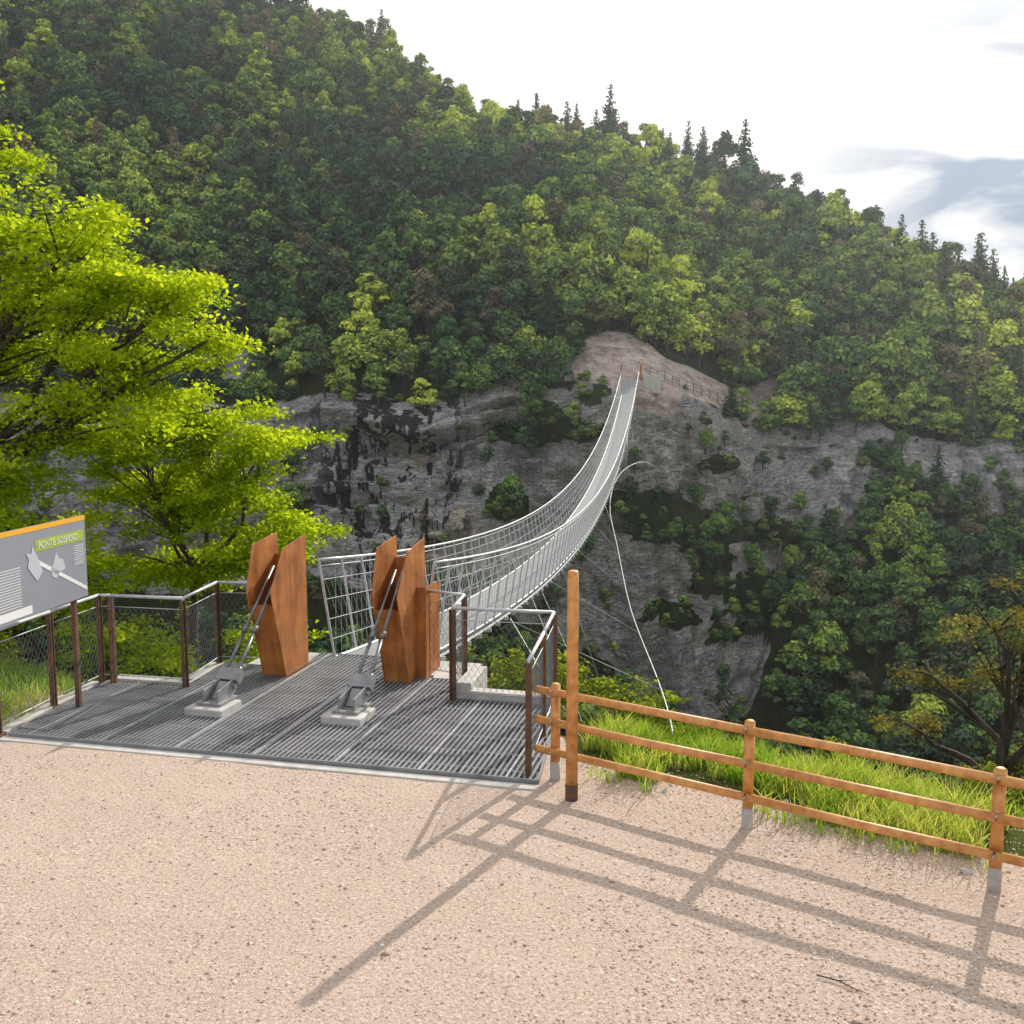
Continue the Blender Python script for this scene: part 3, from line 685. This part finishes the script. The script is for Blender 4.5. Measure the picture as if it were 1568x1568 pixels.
mb=MB();mb.tube([(.616,10.18,-.1),(.616,10.18,.18)],.066,14);mb.obj('base_sleeve',M_rustpost,E,True)

# ---------------------------------------------------------------- info sign
E=empty('information_sign')
p=Vector((-5.66,13.45,0));q=Vector((-6.02,10.75,0));d=(q-p).normalized();nrm=Vector((-d.y,d.x,0))
if nrm.dot(Vector((1,-1,0)))<0:nrm=-nrm
def SP(u,z,o=0):return p+d*u+Vector((0,0,z))+nrm*o
Lb=(q-p).length
def smat(n,c,r=.5):
    k=NM(n);pp=k.n('ShaderNodeTexCoord').outputs['Object'];return k.pbr(k.mix(k.ramp(k.noise(3,4,.6,pp),[(.3,0.0),(.7,.25)]),c,tuple(x*.8 for x in c)),r)
Mg=smat('sign_grey',(.25,.27,.31));Mo=smat('sign_orange',(.8,.4,.02));Mw=smat('sign_white',(.75,.75,.75));Mgr=smat('sign_green',(.35,.45,.05));Ml=smat('sign_pale',(.48,.50,.55))
def quad(name,pts_,mat,th=.002):
    mb=MB();mb.extr([SP(*a) for a in pts_],-nrm*th);mb.obj(name,mat,E)
quad('board',[(0,1.5,0),(Lb,1.5,0),(Lb,2.58,0),(0,2.58,0)],Mg,.03)
quad('header_band',[(0,2.52,.004),(Lb,2.52,.004),(Lb,2.582,.004),(0,2.582,.004)],Mo)
quad('title_block',[(.06,2.26,.004),(1.12,2.26,.004),(1.12,2.40,.004),(.06,2.40,.004)],Mgr)
quad('footer_band',[(1.25,1.53,.004),(Lb,1.53,.004),(Lb,1.63,.004),(1.25,1.63,.004)],Mw)
quad('bridge_diagram',[(.02,1.58,.004),(1.15,2.13,.004),(1.15,2.19,.004),(.02,1.63,.004)],Mw)
quad('picture_shape',[(1.0,2.0,.006),(1.12,1.9,.006),(1.24,2.02,.006),(1.30,2.1,.006),(1.27,2.18,.006),(1.32,2.27,.006),(1.22,2.25,.006),(1.18,2.34,.006),(1.1,2.2,.006)],Ml)
quad('map_patch',[(.5,1.95,.004),(.62,1.93,.004),(.72,1.86,.004),(.8,1.9,.004),(.82,2.0,.004),(.76,2.06,.004),(.7,2.2,.004),(.63,2.1,.004),(.55,2.08,.004)],Ml)
mb=MB()
for r in range(15):
    z=2.12-r*.033;mb.extr([SP(1.45,z,.004),SP(2.1-.15*random.random(),z,.004),SP(2.1-.1,z+.010,.004),SP(1.45,z+.010,.004)],-nrm*.001)
for r in range(9):
    z=2.2-r*.03;mb.extr([SP(.06,z,.004),SP(.3-.06*random.random(),z,.004),SP(.3,z+.008,.004),SP(.06,z+.008,.004)],-nrm*.001)
mb.obj('text_lines',Mw,E)
cu=bpy.data.curves.new('title_text','FONT');cu.body='PONTE SOSPESO';cu.size=.115;cu.extrude=.001
t=bpy.data.objects.new('title_text',cu);link(t,E);cu.materials.append(Mw)
xd=-d;zu=Vector((0,0,1));M=Matrix((xd,zu,xd.cross(zu))).transposed().to_4x4();M.translation=SP(1.07,2.29,.009);t.matrix_world=M
mb=MB()
for u in(.25,Lb-.25):mb.obox(SP(u,1.28,-.06),d,nrm,(0,0,1),.03,.03,1.3)
mb.obj('posts',M_rustpost,E)

E=MB()
for _ in range(34):
    u=random.uniform(0,7);off=random.uniform(.2,.9);c=P0+fdv.normalized()*u-fn*off;r=random.uniform(.015,.06)
    o=[c+Vector((random.gauss(0,1),random.gauss(0,1),random.gauss(0,.7))).normalized()*r*random.uniform(.7,1.2) for _ in range(14)]
    bm=bmesh.new()
    for v in o:bm.verts.new(v)
    bmesh.ops.convex_hull(bm,input=bm.verts);bm.verts.index_update();vs=[v.co.copy() for v in bm.verts];fs=[tuple(v.index for v in f.verts) for f in bm.faces];E.add(vs,fs);bm.free()
E.obj('edge_stones',M_conc)
mb=MB();mb.tube([(2.2,6.95,.02),(2.33,6.87,.025),(2.42,6.77,.02),(2.5,6.72,.015)],[.006,.005,.004,.002],5);mb.tube([(2.33,6.87,.025),(2.43,6.86,.03)],[.004,.002],4);mb.obj('fallen_twig',M_bark)

# ---------------------------------------------------------------- valley haze (real volume)
k=NM('haze_mat');vsn=k.n('ShaderNodeVolumeScatter');vsn.inputs['Color'].default_value=(.86,.94,1,1);vsn.inputs['Density'].default_value=.00034;vsn.inputs['Anisotropy'].default_value=.62
k.l(vsn.outputs[0],k.out.inputs['Volume'])
mb=MB();mb.box((0,125,30),(460,190,220));mb.obj('valley_haze',k.m)

# ---------------------------------------------------------------- light, world, camera
el=math.radians(30.4);az=math.radians(30)
S=Vector((math.sin(az)*math.cos(el),math.cos(az)*math.cos(el),math.sin(el)))
su=bpy.data.lights.new('sun','SUN');su.energy=5.0;su.angle=math.radians(.55);su.color=(1,.94,.85)
so=link(bpy.data.objects.new('sun',su));so.rotation_euler=S.to_track_quat('Z','Y').to_euler();so.location=(20,30,40)
w=bpy.data.worlds.new('World');scene.world=w;w.use_nodes=True;nt=w.node_tree;nt.nodes.clear()
class WN(NM):
    def __init__(s):s.t=nt
k=WN()
out=k.n('ShaderNodeOutputWorld');sky=k.n('ShaderNodeTexSky',sky_type='NISHITA');sky.sun_disc=False;sky.sun_elevation=el;sky.sun_rotation=az;sky.air_density=1.0;sky.dust_density=2.5
b1=k.n('ShaderNodeBackground');b1.inputs[1].default_value=.12;k.l(sky.outputs[0],b1.inputs[0])
D_=k.n('ShaderNodeTexCoord').outputs['Generated']
def dot(v):
    x=k.n('ShaderNodeVectorMath',operation='DOT_PRODUCT');k.l(D_,x.inputs[0]);x.inputs[1].default_value=v;return x.outputs['Value']
cn=k.noise(1.6,5,.55,D_,(1,1,2.6));cn2=k.noise(5.0,5,.5,D_,(1,1,3.4),.6)
cover=k.ramp(cn,[(.34,0.0),(.50,.95)])
near=k.ramp(dot(tuple(S)),[(.3,0.0),(.95,1.0)])
ccol=k.mix(near,(.98,1.0,1.04),(1.25,1.22,1.18))
pd=Vector((.58,1.03,.17)).normalized();pm=k.ramp(dot(tuple(pd)),[(.955,0.0),(.99,1.0)])
grey=k.math('MULTIPLY',pm,k.ramp(cn2,[(.34,0.0),(.58,1.0)]))
ccol=k.mix(grey,ccol,(.38,.46,.57))
b2=k.n('ShaderNodeBackground');k.l(ccol,b2.inputs[0]);b2.inputs[1].default_value=1.0
mx=k.n('ShaderNodeMixShader');k.l(k.math('MAXIMUM',cover,k.math('MAXIMUM',k.math('MULTIPLY',near,.9),pm)),mx.inputs[0]);k.l(b1.outputs[0],mx.inputs[1]);k.l(b2.outputs[0],mx.inputs[2]);k.l(mx.outputs[0],out.inputs[0])
cd=bpy.data.cameras.new('camera');cd.lens=36;cd.sensor_width=36;cd.clip_end=3000;cd.clip_start=.1
co=link(bpy.data.objects.new('camera',cd));co.location=(0,0,4.2);co.rotation_euler=(math.radians(90-6.7),0,0);scene.camera=co
